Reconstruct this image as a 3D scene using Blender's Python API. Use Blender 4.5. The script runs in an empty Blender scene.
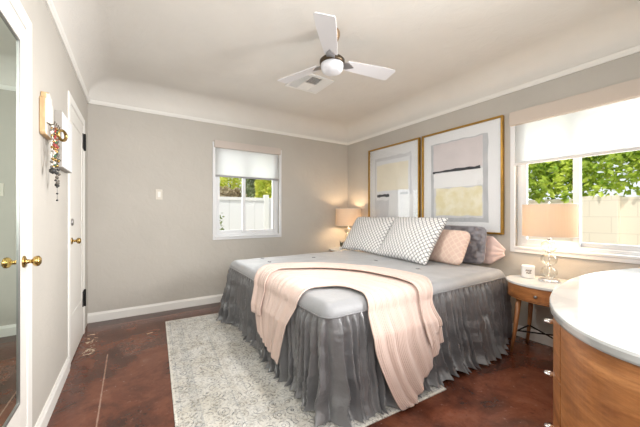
import bpy, bmesh, math, random
from mathutils import Vector, noise, Matrix
PI = math.pi
S = bpy.context.scene
COL = S.collection

# ------------------------------------------------------------------ camera, world, lights, exposure
cd = bpy.data.cameras.new('camera'); cam = bpy.data.objects.new('camera', cd); COL.objects.link(cam)
cd.sensor_width = 36.0; cd.lens = 289.0 / 640.0 * 36.0; cd.clip_start = 0.02; cd.clip_end = 200
cd.shift_y = 0.2 / 640.0
cam.location = (0, 0, 1.15); cam.rotation_euler = (PI / 2, 0, -math.radians(32.695))
S.camera = cam

W = bpy.data.worlds.new('sky'); S.world = W; W.use_nodes = True
wn = W.node_tree.nodes; wl = W.node_tree.links; wn.clear()
wo = wn.new('ShaderNodeOutputWorld'); wb = wn.new('ShaderNodeBackground')
wb.inputs['Color'].default_value = (0.90, 0.95, 1.0, 1); wb.inputs['Strength'].default_value = 0.75
wl.new(wb.outputs[0], wo.inputs['Surface'])

def light(name, kind, loc, rot, energy, color=(1, 1, 1), size=1.0, size_y=None):
    l = bpy.data.lights.new(name, kind); l.energy = energy; l.color = color
    if kind == 'AREA':
        l.shape = 'RECTANGLE'; l.size = size; l.size_y = size_y or size
    elif kind == 'SUN': l.angle = size
    else: l.shadow_soft_size = size
    o = bpy.data.objects.new(name, l); COL.objects.link(o); o.location = loc; o.rotation_euler = rot
    return o

light('sun', 'SUN', (0, 0, 8), (math.radians(27), 0, math.radians(-52)), 2.3, (1.0, 0.95, 0.85), math.radians(1.5))
# daylight coming through the two windows
light('window_daylight', 'AREA', (3.32, 0.62, 1.42), (0, math.radians(90), 0), 17, (0.95, 0.98, 1.0), 1.1, 1.35)
light('back_window_daylight', 'AREA', (1.32, 4.12, 1.42), (math.radians(-90), 0, 0), 7, (0.95, 0.98, 1.0), 0.85, 1.1)
# added soft fill panels at the camera end of the room, no fixture there
light('camera_fill', 'AREA', (0.7, -0.27, 1.75), (math.radians(94), 0, math.radians(-8)), 40, (1.0, 0.985, 0.965), 1.8, 1.4)
fl = light('front_fill', 'AREA', (2.75, -0.2, 1.8), (math.radians(84), 0, math.radians(55)), 24, (1.0, 0.985, 0.965), 0.5, 0.9)
fl.data.spread = math.radians(75)

S.view_settings.view_transform = 'Standard'; S.view_settings.look = 'None'
S.view_settings.gamma = 1.0; S.view_settings.exposure = 0.70; S.view_settings.use_curve_mapping = False

# ------------------------------------------------------------------ helpers
def prop(o, label=None, cat=None, group=None, kind=None):
    if label: o['label'] = label
    if cat: o['category'] = cat
    if group: o['group'] = group
    if kind: o['kind'] = kind
    return o

def link_mesh(name, me, mat=None, parent=None, smooth=False):
    o = bpy.data.objects.new(name, me); COL.objects.link(o)
    if mat:
        for m in (mat if isinstance(mat, (list, tuple)) else [mat]): me.materials.append(m)
    if parent: o.parent = parent
    if smooth:
        me.polygons.foreach_set('use_smooth', [True] * len(me.polygons))
    return o

def obj(name, bm, mat=None, parent=None, smooth=False, bevel=0, seg=2):
    me = bpy.data.meshes.new(name); bmesh.ops.recalc_face_normals(bm, faces=bm.faces); bm.to_mesh(me); bm.free()
    o = link_mesh(name, me, mat, parent, smooth)
    if bevel:
        b = o.modifiers.new('bevel', 'BEVEL'); b.width = bevel; b.segments = seg; b.limit_method = 'ANGLE'; b.angle_limit = math.radians(40)
    return o

def pydata(name, V, F, mat=None, parent=None, smooth=True, uvs=None):
    me = bpy.data.meshes.new(name); me.from_pydata(V, [], F); me.update()
    if uvs:
        ul = me.uv_layers.new(name='UVMap')
        for lp in me.loops: ul.data[lp.index].uv = uvs[lp.vertex_index]
    return link_mesh(name, me, mat, parent, smooth)

def thing(name, label, cat, loc=(0, 0, 0), rotz=0, group=None):
    o = bpy.data.objects.new(name, None); COL.objects.link(o); o.empty_display_size = 0.05
    o.location = loc; o.rotation_euler = (0, 0, rotz); prop(o, label, cat, group); return o

def B(bm, x0, x1, y0, y1, z0, z1, M=None):
    vs = [bm.verts.new((x, y, z)) for x in (x0, x1) for y in (y0, y1) for z in (z0, z1)]
    for f in ((0, 1, 3, 2), (4, 6, 7, 5), (0, 4, 5, 1), (2, 3, 7, 6), (0, 2, 6, 4), (1, 5, 7, 3)):
        bm.faces.new([vs[i] for i in f])
    if M: bmesh.ops.transform(bm, matrix=M, verts=vs)
    return vs

def box(*a, M=None):
    bm = bmesh.new(); B(bm, *a, M=M); return bm

def lathe(prof, seg=32, sx=1, sy=1, bm=None, M=None, cap=True):
    bm = bm or bmesh.new(); rings = []; allv = []
    for r, z in prof:
        if r < 1e-5:
            rings.append([bm.verts.new((0, 0, z))])
        else:
            rings.append([bm.verts.new((r * sx * math.cos(2 * PI * i / seg), r * sy * math.sin(2 * PI * i / seg), z)) for i in range(seg)])
        allv += rings[-1]
    for a, b in zip(rings, rings[1:]):
        for i in range(seg):
            j = (i + 1) % seg
            if len(a) == 1 and len(b) == 1: continue
            if len(a) == 1: bm.faces.new((a[0], b[j], b[i]))
            elif len(b) == 1: bm.faces.new((a[i], a[j], b[0]))
            else: bm.faces.new((a[i], a[j], b[j], b[i]))
    if cap:
        for rg in (rings[0], rings[-1]):
            if len(rg) > 2: bm.faces.new(rg)
    if M: bmesh.ops.transform(bm, matrix=M, verts=allv)
    return bm

def tube(bm, pts, r, seg=8, closed=False):
    pts = [Vector(p) for p in pts]; n = len(pts); rings = []
    rr = r if isinstance(r, (list, tuple)) else [r] * n
    up = None
    for i, p in enumerate(pts):
        if closed: t = pts[(i + 1) % n] - pts[i - 1]
        else: t = pts[min(i + 1, n - 1)] - pts[max(i - 1, 0)]
        t.normalize()
        if up is None: up = t.orthogonal().normalized()
        up = (up - t * up.dot(t))
        up = up.normalized() if up.length > 1e-6 else t.orthogonal().normalized()
        s = t.cross(up)
        rings.append([bm.verts.new(p + (up * math.cos(2 * PI * k / seg) + s * math.sin(2 * PI * k / seg)) * rr[i]) for k in range(seg)])
    m = n if closed else n - 1
    for i in range(m):
        a, b = rings[i], rings[(i + 1) % n]
        for k in range(seg): bm.faces.new((a[k], a[(k + 1) % seg], b[(k + 1) % seg], b[k]))
    if not closed:
        bm.faces.new(rings[0]); bm.faces.new(rings[-1])
    return bm

def prism(outline, z0, z1, bm=None, plane='xy'):
    """outline extruded between z0 and z1; plane says which axes the outline uses"""
    bm = bm or bmesh.new()
    def P(a, b, c): return {'xy': (a, b, c), 'yz': (c, a, b), 'xz': (a, c, b)}[plane]
    lo = [bm.verts.new(P(a, b, z0)) for a, b in outline]; hi = [bm.verts.new(P(a, b, z1)) for a, b in outline]
    bm.faces.new(lo); bm.faces.new(hi); n = len(lo)
    for i in range(n): bm.faces.new((lo[i], lo[(i + 1) % n], hi[(i + 1) % n], hi[i]))
    return bm

def catmull(P, n):
    out = []; m = len(P)
    for k in range(n):
        t = k / (n - 1) * (m - 1); i = min(int(t), m - 2); f = t - i
        p = [Vector(P[max(0, min(m - 1, i + d))]) for d in (-1, 0, 1, 2)]
        out.append(0.5 * (2 * p[1] + (p[2] - p[0]) * f + (2 * p[0] - 5 * p[1] + 4 * p[2] - p[3]) * f * f + (3 * p[1] - p[0] - 3 * p[2] + p[3]) * f ** 3))
    return out

# ------------------------------------------------------------------ materials
class NT:
    def __init__(s, name):
        s.m = bpy.data.materials.new(name); s.m.use_nodes = True; s.t = s.m.node_tree; s.n = s.t.nodes
        s.p = s.n['Principled BSDF']; s.out = s.n['Material Output']
    def new(s, ty, **kw):
        n = s.n.new(ty)
        for k, v in kw.items():
            if k in n.inputs.keys() if hasattr(n.inputs, 'keys') else False: n.inputs[k].default_value = v
            else: setattr(n, k, v)
        return n
    def L(s, a, b): s.t.links.new(a, b)
    def coord(s, which='Object', scale=(1, 1, 1), rot=(0, 0, 0), loc=(0, 0, 0)):
        tc = s.n.new('ShaderNodeTexCoord'); mp = s.n.new('ShaderNodeMapping')
        mp.inputs['Scale'].default_value = scale; mp.inputs['Rotation'].default_value = rot; mp.inputs['Location'].default_value = loc
        s.L(tc.outputs[which], mp.inputs['Vector']); return mp.outputs[0]
    def noise(s, vec, scale, detail=4, rough=.55, dist=0):
        n = s.n.new('ShaderNodeTexNoise'); n.inputs['Scale'].default_value = scale; n.inputs['Detail'].default_value = detail
        n.inputs['Roughness'].default_value = rough; n.inputs['Distortion'].default_value = dist
        s.L(vec, n.inputs['Vector']); return n.outputs['Fac']
    def ramp(s, fac, stops, interp='LINEAR'):
        r = s.n.new('ShaderNodeValToRGB'); r.color_ramp.interpolation = interp; e = r.color_ramp.elements
        while len(e) < len(stops): e.new(0.5)
        for k, (p, c) in enumerate(stops):
            e[k].position = p; e[k].color = (c, c, c, 1) if isinstance(c, (int, float)) else (*c, 1)
        s.L(fac, r.inputs[0]); return r.outputs[0]
    def math(s, op, a, b=None, c=None, clamp=False):
        m = s.n.new('ShaderNodeMath'); m.operation = op; m.use_clamp = clamp
        for i, v in enumerate((a, b, c)):
            if v is None: continue
            if isinstance(v, (int, float)): m.inputs[i].default_value = v
            else: s.L(v, m.inputs[i])
        return m.outputs[0]
    def mix(s, fac, a, b, blend='MIX'):
        m = s.n.new('ShaderNodeMix'); m.data_type = 'RGBA'; m.blend_type = blend
        for i, v in ((0, fac), (6, a), (7, b)):
            if isinstance(v, (int, float)): m.inputs[i].default_value = v
            elif isinstance(v, tuple): m.inputs[i].default_value = (*v, 1)
            else: s.L(v, m.inputs[i])
        return m.outputs[2]
    def bump(s, h, strength=.2, dist=.01):
        b = s.n.new('ShaderNodeBump'); b.inputs['Strength'].default_value = strength; b.inputs['Distance'].default_value = dist
        s.L(h, b.inputs['Height']); s.L(b.outputs[0], s.p.inputs['Normal']); return b
    def base(s, c):
        if isinstance(c, tuple): s.p.inputs['Base Color'].default_value = (*c, 1)
        else: s.L(c, s.p.inputs['Base Color'])

def simple(name, c, rough=.5, metal=0, spec=.5, bump=None, coat=0, emit=None, var=0, sheen=0):
    N = NT(name); N.p.inputs['Roughness'].default_value = rough; N.p.inputs['Metallic'].default_value = metal
    N.p.inputs['Specular IOR Level'].default_value = spec; N.p.inputs['Coat Weight'].default_value = coat
    N.p.inputs['Sheen Weight'].default_value = sheen
    v = N.coord()
    if var:
        f = N.noise(v, 6, 4)
        N.base(N.ramp(f, [(.3, tuple(x * (1 - var) for x in c)), (.7, tuple(min(1, x * (1 + var)) for x in c))]))
    else:
        N.base(c)
    if bump: N.bump(N.noise(v, bump[0], 5), bump[1], bump[2] if len(bump) > 2 else .01)
    if emit:
        N.p.inputs['Emission Color'].default_value = (*emit[0], 1); N.p.inputs['Emission Strength'].default_value = emit[1]
    return N.m

def plaster(name, c):
    N = NT(name); v = N.coord(); N.p.inputs['Roughness'].default_value = .75; N.p.inputs['Specular IOR Level'].default_value = .25
    a = N.noise(v, 9, 6, .6, .6); b = N.noise(v, 2.2, 3)
    N.base(N.ramp(b, [(.3, tuple(x * .97 for x in c)), (.7, tuple(x * 1.03 for x in c))]))
    N.bump(a, .35, .012); return N.m

M = {}
M['wall'] = plaster('greige_plaster', (.50, .475, .435))
M['ceil'] = plaster('ceiling_plaster', (.71, .69, .655))
M['trim'] = simple('white_trim', (.80, .79, .76), .45, bump=(14, .05))
M['door'] = simple('door_paint', (.74, .72, .68), .45, bump=(10, .06))
M['vinyl'] = simple('white_vinyl', (.70, .71, .73), .35)
M['white'] = simple('white_plain', (.80, .80, .79), .4)
M['black'] = simple('black_metal', (.012, .012, .013), .4, metal=.6)
M['dark'] = simple('dark_plastic', (.03, .03, .03), .5)
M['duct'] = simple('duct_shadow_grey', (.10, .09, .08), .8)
M['brass'] = simple('aged_brass', (.42, .28, .10), .25, metal=1, var=.25)
M['bronze'] = simple('bronze', (.55, .40, .27), .28, metal=1)
M['dbronze'] = simple('dark_bronze', (.10, .075, .05), .35, metal=.9)
M['chrome'] = simple('chrome', (.8, .8, .82), .12, metal=1)
M['nickel'] = simple('brushed_nickel', (.35, .34, .34), .35, metal=.9)
M['gold'] = simple('gold_frame', (.42, .24, .05), .34, metal=.85, var=.2)
M['mat'] = simple('picture_mat', (.90, .915, .94), .55)
M['barw'] = simple('shade_bar', (.62, .62, .62), .5)
M['greybar'] = simple('shade_bar_grey', (.30, .30, .31), .5)
M['valance'] = simple('beige_valance', (.56, .49, .43), .8, bump=(120, .1, .003))
M['marble'] = None
M['valance2'] = simple('greige_valance', (.56, .50, .46), .8, bump=(120, .1, .003))

def mk_floor():
    N = NT('stained_concrete'); v = N.coord()
    a = N.noise(v, 3.0, 8, .68, .4); b = N.noise(v, 22, 6, .7, .2); c = N.noise(v, 70, 3, .7)
    col = N.ramp(a, [(.32, (.040, .013, .008)), (.47, (.105, .031, .016)), (.60, (.17, .055, .028)), (.74, (.21, .085, .052))])
    col = N.mix(N.ramp(b, [(.58, 0.), (.74, .5)]), col, (.26, .13, .09))
    col = N.mix(N.ramp(b, [(.30, .6), (.42, 0.)]), col, (.035, .014, .010))
    # distorted position for worn marks and a darker strip by the back wall
    tc = N.n.new('ShaderNodeTexCoord'); sep = N.n.new('ShaderNodeSeparateXYZ'); N.L(tc.outputs['Object'], sep.inputs[0])
    X, Y = sep.outputs[0], sep.outputs[1]
    def seg(x0, y0, x1, y1, w, wob=0.0, soft=.004):
        L = math.hypot(x1 - x0, y1 - y0); ux, uy = (x1 - x0) / L, (y1 - y0) / L
        dx = N.math('SUBTRACT', X, x0); dy = N.math('SUBTRACT', Y, y0)
        t = N.math('ADD', N.math('MULTIPLY', dx, ux), N.math('MULTIPLY', dy, uy))
        d = N.math('ABSOLUTE', N.math('SUBTRACT', N.math('MULTIPLY', dy, ux), N.math('MULTIPLY', dx, uy)))
        if wob: d = N.math('ADD', d, N.math('MULTIPLY', N.math('SUBTRACT', b, .45), wob))
        m = N.math('MULTIPLY', N.math('GREATER_THAN', t, 0.0), N.math('LESS_THAN', t, L))
        k = N.math('SUBTRACT', 1.0, N.math('DIVIDE', N.math('SUBTRACT', d, w), soft), clamp=True)
        k = N.math('MINIMUM', k, 1.0, clamp=True)
        return N.math('MULTIPLY', m, k)
    crack = N.math('MULTIPLY', seg(-.17, 1.7, -.185, 2.93, .002, .012), .75)
    col = N.mix(crack, col, (.42, .27, .20))
    crack2 = N.math('MULTIPLY', seg(-.19, 3.66, 1.15, 3.70, .003, .03), .45)
    col = N.mix(crack2, col, (.40, .20, .13))
    dk = N.math('MULTIPLY', seg(-.4, 3.79, 3.1, 3.80, .085, .10, .02), .7)  # darker strip along the back baseboard
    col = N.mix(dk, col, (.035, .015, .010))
    sc = N.math('MULTIPLY', seg(-.325, 2.95, -.33, 3.50, .030, .22, .006), N.ramp(N.noise(v, 16, 3, .6), [(.50, 0.), (.53, .9)]))
    col = N.mix(sc, col, (.62, .50, .36))
    sp = N.math('MULTIPLY', seg(.10, 3.22, .15, 3.24, .012, .05, .004), 1.0)
    col = N.mix(sp, col, (.55, .36, .22))
    scr = N.math('MULTIPLY', N.math('MULTIPLY', seg(-.1, 2.95, .35, 3.05, .14, .1, .05), N.ramp(N.noise(v, 38, 3, .5, 2.5), [(.53, 0.), (.55, 1.), (.58, 0.)])), .5)
    col = N.mix(scr, col, (.5, .36, .30))
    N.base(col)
    N.L(N.ramp(b, [(.3, .14), (.75, .30)]), N.p.inputs['Roughness']); N.p.inputs['Specular IOR Level'].default_value = .5
    N.bump(b, .05, .003); return N.m
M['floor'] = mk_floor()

def mk_marble():
    N = NT('white_marble'); v = N.coord(); f = N.noise(v, 5, 6, .6, 1.2)
    N.base(N.ramp(f, [(.40, (.37, .38, .375)), (.50, (.42, .43, .425)), (.7, (.45, .45, .445))])); N.p.inputs['Roughness'].default_value = .12; return N.m
M['marble'] = mk_marble()
M['marble_light'] = simple('pale_marble', (.66, .66, .65), .2, var=.05)

def mk_wood(name, c0, c1, c2, rot=(0, 0, 0), sc=(1, 1, 6), rough=.35):
    N = NT(name); v = N.coord(scale=sc, rot=rot)
    a = N.noise(v, 2.0, 8, .62, 1.4); b = N.noise(v, 14, 5, .7, .3)
    col = N.ramp(a, [(.30, c0), (.5, c1), (.70, c2)])
    col = N.mix(N.ramp(b, [(.40, .35), (.6, 0.)]), col, tuple(x * .6 for x in c0))
    N.base(col); N.p.inputs['Roughness'].default_value = rough; N.bump(b, .05, .002); return N.m
M['walnut'] = mk_wood('warm_walnut', (.22, .075, .024), (.42, .17, .055), (.56, .26, .10), rot=(0, .25, 0))
M['legwood'] = mk_wood('leg_wood', (.20, .075, .025), (.38, .16, .06), (.46, .21, .08), sc=(8, 8, 1))
M['darkwood'] = simple('dark_seam', (.03, .012, .006), .6)
M['palewood'] = mk_wood('pale_wood', (.50, .33, .17), (.62, .43, .24), (.70, .52, .32), sc=(4, 4, 1), rough=.6)
M['whitewash'] = simple('whitewashed_wood', (.72, .68, .62), .7, var=.08, bump=(30, .2))

def mk_glass(name, tint=(1, 1, 1), gl=.08, rough=0.0, k=.6):
    N = NT(name); N.n.remove(N.p)
    t = N.n.new('ShaderNodeBsdfTransparent'); t.inputs[0].default_value = (*tint, 1)
    g = N.n.new('ShaderNodeBsdfGlossy'); g.inputs['Roughness'].default_value = rough
    lw = N.n.new('ShaderNodeLayerWeight'); lw.inputs[0].default_value = .25
    mx = N.n.new('ShaderNodeMixShader'); N.L(N.math('ADD', N.math('MULTIPLY', lw.outputs['Fresnel'], k), gl, clamp=True), mx.inputs[0])
    N.L(t.outputs[0], mx.inputs[1]); N.L(g.outputs[0], mx.inputs[2]); N.L(mx.outputs[0], N.out.inputs['Surface']); return N.m
M['pane'] = mk_glass('window_glass', (.97, .98, .97), .0, k=.12)
M['globe'] = None
M['ballglass'] = None
N = NT('crystal_glass'); N.p.inputs['Transmission Weight'].default_value = 1.0; N.p.inputs['Roughness'].default_value = 0.02; N.p.inputs['IOR'].default_value = 1.25; N.base((.98, .99, .98)); M['globe'] = N.m
N = NT('ball_glass'); N.n.remove(N.p); tt = N.n.new('ShaderNodeBsdfTransparent'); tt.inputs[0].default_value = (.97, .98, .97, 1)
gg = N.n.new('ShaderNodeBsdfGlossy'); gg.inputs['Roughness'].default_value = .03; gg.inputs[0].default_value = (.70, .70, .68, 1); lw = N.n.new('ShaderNodeLayerWeight'); lw.inputs[0].default_value = .35
mx = N.n.new('ShaderNodeMixShader'); N.L(N.math('ADD', N.math('MULTIPLY', N.math('POWER', lw.outputs['Facing'], 1.8), .95), .10, clamp=True), mx.inputs[0]); N.L(tt.outputs[0], mx.inputs[1]); N.L(gg.outputs[0], mx.inputs[2]); N.L(mx.outputs[0], N.out.inputs['Surface']); M['ballglass'] = N.m
N = NT('mirror_silver'); N.p.inputs['Metallic'].default_value = 1; N.p.inputs['Roughness'].default_value = .015; N.base((.72, .84, .77)); M['mirror'] = N.m

def mk_shade(name, col, trans, clear, weave=400):
    N = NT(name); N.n.remove(N.p)
    d = N.n.new('ShaderNodeBsdfDiffuse'); d.inputs[0].default_value = (*col, 1)
    t = N.n.new('ShaderNodeBsdfTranslucent'); t.inputs[0].default_value = (*col, 1)
    c = N.n.new('ShaderNodeBsdfTransparent')
    a = N.n.new('ShaderNodeMixShader'); a.inputs[0].default_value = trans; N.L(d.outputs[0], a.inputs[1]); N.L(t.outputs[0], a.inputs[2])
    b = N.n.new('ShaderNodeMixShader'); b.inputs[0].default_value = clear; N.L(a.outputs[0], b.inputs[1]); N.L(c.outputs[0], b.inputs[2])
    N.L(b.outputs[0], N.out.inputs['Surface']); return N.m
M['roller'] = mk_shade('roller_shade_fabric', (.70, .70, .69), .50, .28)
M['lampshade'] = mk_shade('lamp_shade_linen', (.68, .60, .51), .38, .01)

def mk_fabric(name, c, rough=.8, sheen=.3, var=.1, scale=5, weave=None, wb=.2, spec=.3):
    N = NT(name); v = N.coord(); f = N.noise(v, scale, 5, .6)
    N.base(N.ramp(f, [(.3, tuple(x * (1 - var) for x in c)), (.7, tuple(x * (1 + var) for x in c))]))
    N.p.inputs['Roughness'].default_value = rough; N.p.inputs['Sheen Weight'].default_value = sheen; N.p.inputs['Sheen Roughness'].default_value = .4
    N.p.inputs['Specular IOR Level'].default_value = spec
    h = N.noise(v, 26, 6, .7)
    if weave:
        w = N.n.new('ShaderNodeTexWave'); w.inputs['Scale'].default_value = weave; tc = N.n.new('ShaderNodeTexCoord'); N.L(tc.outputs['UV'], w.inputs['Vector'])
        w.bands_direction = 'X'
        h = N.math('ADD', N.math('MULTIPLY', h, .5), w.outputs['Fac'])
    N.bump(h, wb, .006); return N.m
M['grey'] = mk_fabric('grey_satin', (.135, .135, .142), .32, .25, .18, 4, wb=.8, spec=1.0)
M['greytop_lit'] = mk_fabric('grey_satin_top_lit', (.27, .275, .29), .50, .5, .08, 4, wb=.4, spec=.6)  # same satin as the ruffle, window light painted in as a paler grey
M['pinkthrow'] = mk_fabric('blush_knit', (.66, .505, .445), .9, .3, .05, 3, weave=16, wb=.5)
M['pinkp'] = mk_fabric('pale_pink_velvet', (.76, .58, .54), .8, .4, .08, 8)
M['greyp'] = mk_fabric('grey_ruffled', (.20, .19, .21), .35, .4, .35, 9, wb=.6, spec=.6)
M['mattress'] = simple('mattress_ticking', (.75, .75, .74), .8)

def mk_lattice(name, bg, ln, k, w, mod=None):
    N = NT(name); tc = N.n.new('ShaderNodeTexCoord'); sep = N.n.new('ShaderNodeSeparateXYZ'); N.L(tc.outputs['UV'], sep.inputs[0])
    U, V = sep.outputs[0], sep.outputs[1]
    def line(op):
        a = N.math('MULTIPLY', N.math(op, U, V), k); fr = N.math('FRACT', N.math('ADD', a, 50.0))
        return N.math('LESS_THAN', N.math('ABSOLUTE', N.math('SUBTRACT', fr, .5)), w)
    m = N.math('MAXIMUM', line('ADD'), line('SUBTRACT'))
    N.base(N.mix(m, bg, ln)); N.p.inputs['Roughness'].default_value = .85
    N.bump(N.math('MULTIPLY', m, -1.0), .3, .003); return N.m
M['lattice'] = mk_lattice('black_lattice_cloth', (.84, .835, .83), (.07, .08, .11), 11.5, .08)
M['blush'] = mk_lattice('blush_lattice_cloth', (.72, .53, .45), (.78, .62, .52), 9, .10)

def mk_rug():
    N = NT('distressed_rug'); tc = N.n.new('ShaderNodeTexCoord'); sep = N.n.new('ShaderNodeSeparateXYZ'); N.L(tc.outputs['Object'], sep.inputs[0])
    v = N.coord(); X, Y = sep.outputs[0], sep.outputs[1]
    ex = N.math('SUBTRACT', RW / 2, N.math('ABSOLUTE', X)); ey = N.math('SUBTRACT', RL / 2, N.math('ABSOLUTE', Y)); e = N.math('MINIMUM', ex, ey)
    worn = N.noise(v, 4.5, 7, .72, .5); fine = N.noise(v, 60, 4, .7); mid = N.noise(v, 20, 5, .75, .8)
    cream = (.66, .65, .62); grey = (.27, .285, .30); dark = (.09, .095, .105)
    col = N.mix(N.ramp(worn, [(.40, 0.), (.62, .55)]), cream, (.50, .46, .38))
    # motif rings of the border and the field
    vo = N.n.new('ShaderNodeTexVoronoi'); vo.inputs['Scale'].default_value = 11; vo.inputs['Randomness'].default_value = .25; N.L(v, vo.inputs['Vector'])
    ring = N.ramp(N.math('FRACT', N.math('MULTIPLY', vo.outputs['Distance'], 4.2)), [(.42, 0.), (.5, 1.), (.62, 1.), (.7, 0.)])
    v2 = N.n.new('ShaderNodeTexVoronoi'); v2.inputs['Scale'].default_value = 30; v2.feature = 'DISTANCE_TO_EDGE'; N.L(v, v2.inputs['Vector'])
    lace = N.ramp(v2.outputs['Distance'], [(.04, 1.), (.10, 0.)])
    pat = N.math('MAXIMUM', ring, N.math('MULTIPLY', lace, .6))
    pat = N.math('MULTIPLY', pat, N.ramp(mid, [(.38, 0.), (.58, 1.)]))
    col = N.mix(N.math('MULTIPLY', pat, .85), col, grey)
    col = N.mix(N.math('MULTIPLY', N.math('MULTIPLY', ring, N.ramp(mid, [(.48, 0.), (.58, 1.)])), .85), col, dark)
    def band(a, b): return N.math('MULTIPLY', N.math('GREATER_THAN', e, a), N.math('LESS_THAN', e, b))
    for a, b, s, c in ((.035, .042, .6, grey), (.09, .135, .30, grey), (.135, .142, .7, grey), (.33, .337, .6, grey), (.345, .375, .4, (.50, .47, .42)), (.42, .426, .5, grey)):
        col = N.mix(N.math('MULTIPLY', N.math('MULTIPLY', band(a, b), N.ramp(mid, [(.35, .2), (.6, 1.)])), s), col, c)
    col = N.mix(N.math('LESS_THAN', e, .014), col, (.70, .68, .63))
    # bare dark flecks, denser to the middle of the rug
    fl = N.math('MULTIPLY', N.ramp(fine, [(.52, 0.), (.60, 1.)]), N.ramp(worn, [(.42, .3), (.6, .9)]))
    col = N.mix(fl, col, (.24, .22, .19))
    N.base(col); N.p.inputs['Roughness'].default_value = .95; N.bump(fine, .4, .004); return N.m
RW, RL = 1.56, 2.24
M['rug'] = mk_rug()

def leafmat(name, a, b, tr=.35):
    N = NT(name); v = N.coord(); f = N.noise(v, 5, 3)
    c = N.ramp(f, [(.35, a), (.65, b)]); N.base(c); N.p.inputs['Roughness'].default_value = .5
    t = N.n.new('ShaderNodeBsdfTranslucent'); N.L(c, t.inputs[0]); mx = N.n.new('ShaderNodeMixShader'); mx.inputs[0].default_value = tr
    N.L(N.p.outputs[0], mx.inputs[1]); N.L(t.outputs[0], mx.inputs[2]); N.L(mx.outputs[0], N.out.inputs['Surface']); return N.m
M['leaf1'] = leafmat('hedge_leaf', (.22, .38, .03), (.74, .84, .14))
M['leaf2'] = leafmat('yellow_green_leaf', (.40, .50, .05), (.82, .80, .16))
M['leaf3'] = leafmat('olive_leaf', (.12, .17, .06), (.34, .40, .16))
M['leaf4'] = leafmat('brown_leaf', (.30, .22, .12), (.52, .45, .30))
M['bark'] = simple('bark', (.16, .11, .07), .9, bump=(30, .5))
M['ground'] = simple('gravel', (.55, .50, .43), .95, var=.15, bump=(60, .4))
M['blockw'] = None
def mk_block():
    N = NT('painted_block'); v = N.coord(); tc = N.n.new('ShaderNodeTexCoord'); sep = N.n.new('ShaderNodeSeparateXYZ'); N.L(tc.outputs['Object'], sep.inputs[0])
    cb = N.n.new('ShaderNodeCombineXYZ'); N.L(sep.outputs[1], cb.inputs[0]); N.L(sep.outputs[2], cb.inputs[1])
    br = N.n.new('ShaderNodeTexBrick'); N.L(cb.outputs[0], br.inputs['Vector']); br.inputs['Scale'].default_value = 1
    br.inputs['Brick Width'].default_value = .42; br.inputs['Row Height'].default_value = .21; br.inputs['Mortar Size'].default_value = .006
    br.inputs['Color1'].default_value = (.84, .76, .64, 1); br.inputs['Color2'].default_value = (.82, .74, .62, 1); br.inputs['Mortar'].default_value = (.74, .66, .55, 1)
    N.L(br.outputs[0], N.p.inputs['Base Color']); N.p.inputs['Roughness'].default_value = .9; return N.m
M['blockw'] = mk_block()

# ------------------------------------------------------------------ the room
XL, XR, YB, YF, ZR = -.415, 3.05, 3.88, -.30, 2.35      # left, right, back, front, picture rail height
WT = .16
def struct(name, bm, mat, parent=None, **kw):
    o = obj(name, bm, mat, parent, **kw)
    if parent is None: o['kind'] = 'structure'
    return o
def sthing(name, loc=(0, 0, 0)):
    o = bpy.data.objects.new(name, None); COL.objects.link(o); o.location = loc; o['kind'] = 'structure'; return o

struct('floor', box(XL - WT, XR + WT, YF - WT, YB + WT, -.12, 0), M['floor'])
HW = 2.42
W1 = (.875, 1.785, .84, 2.06)      # back window opening x0,x1,z0,z1
W2 = (-.06, 1.315, .825, 2.08)     # right window opening y0,y1,z0,z1
bm = bmesh.new(); B(bm, XL - WT, W1[0], YB, YB + WT, 0, HW); B(bm, W1[1], XR + WT, YB, YB + WT, 0, HW)
B(bm, W1[0], W1[1], YB, YB + WT, 0, W1[2]); B(bm, W1[0], W1[1], YB, YB + WT, W1[3], HW); struct('wall_back', bm, M['wall'])
bm = bmesh.new(); B(bm, XR, XR + WT, YF, W2[0], 0, HW); B(bm, XR, XR + WT, W2[1], YB, 0, HW)
B(bm, XR, XR + WT, W2[0], W2[1], 0, W2[2]); B(bm, XR, XR + WT, W2[0], W2[1], W2[3], HW); struct('wall_right', bm, M['wall'])
struct('wall_left', box(XL - WT, XL, YF, YB, 0, HW), M['wall'])
struct('wall_front', box(XL - WT, XR + WT, YF - WT, YF, 0, HW), M['wall'])

# coved ceiling: rounded-rectangle loops, wall to ceiling
def rrect(x0, x1, y0, y1, r, n=8):
    P = []
    for cx, cy, a0 in ((x1 - r, y1 - r, 0), (x0 + r, y1 - r, PI / 2), (x0 + r, y0 + r, PI), (x1 - r, y0 + r, 1.5 * PI)):
        for k in range(n + 1):
            a = a0 + k / n * PI / 2; P.append((cx + r * math.cos(a), cy + r * math.sin(a)))
    return P
CA, CH = .235, .225
V = []; F = []; loops = []
for k in range(15):
    t = k / 14 * PI / 2; ins = CA * (1 - math.cos(t)); z = ZR + CH * math.sin(t)
    loops.append([(x, y, z) for x, y in rrect(XL + ins, XR - ins, YF + ins, YB - ins, .02 + ins * .45)])
n = len(loops[0])
for L_ in loops: V += L_
for k in range(14):
    for i in range(n):
        j = (i + 1) % n; F.append((k * n + i, k * n + j, (k + 1) * n + j, (k + 1) * n + i))
F.append([14 * n + i for i in range(n)])
base = len(V)
V += [(x, y, ZR) for x, y in rrect(XL - WT, XR + WT, YF - WT, YB + WT, .02)]; V += [(x, y, 2.75) for x, y in rrect(XL - WT, XR + WT, YF - WT, YB + WT, .02)]
for i in range(n):
    j = (i + 1) % n; F.append((base + i, base + j, i and j, j) if False else (i, j, base + j, base + i)); F.append((base + i, base + j, base + n + j, base + n + i))
F.append([base + n + i for i in range(n)])
c = pydata('ceiling', V, F, M['ceil']); c['kind'] = 'structure'
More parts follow.
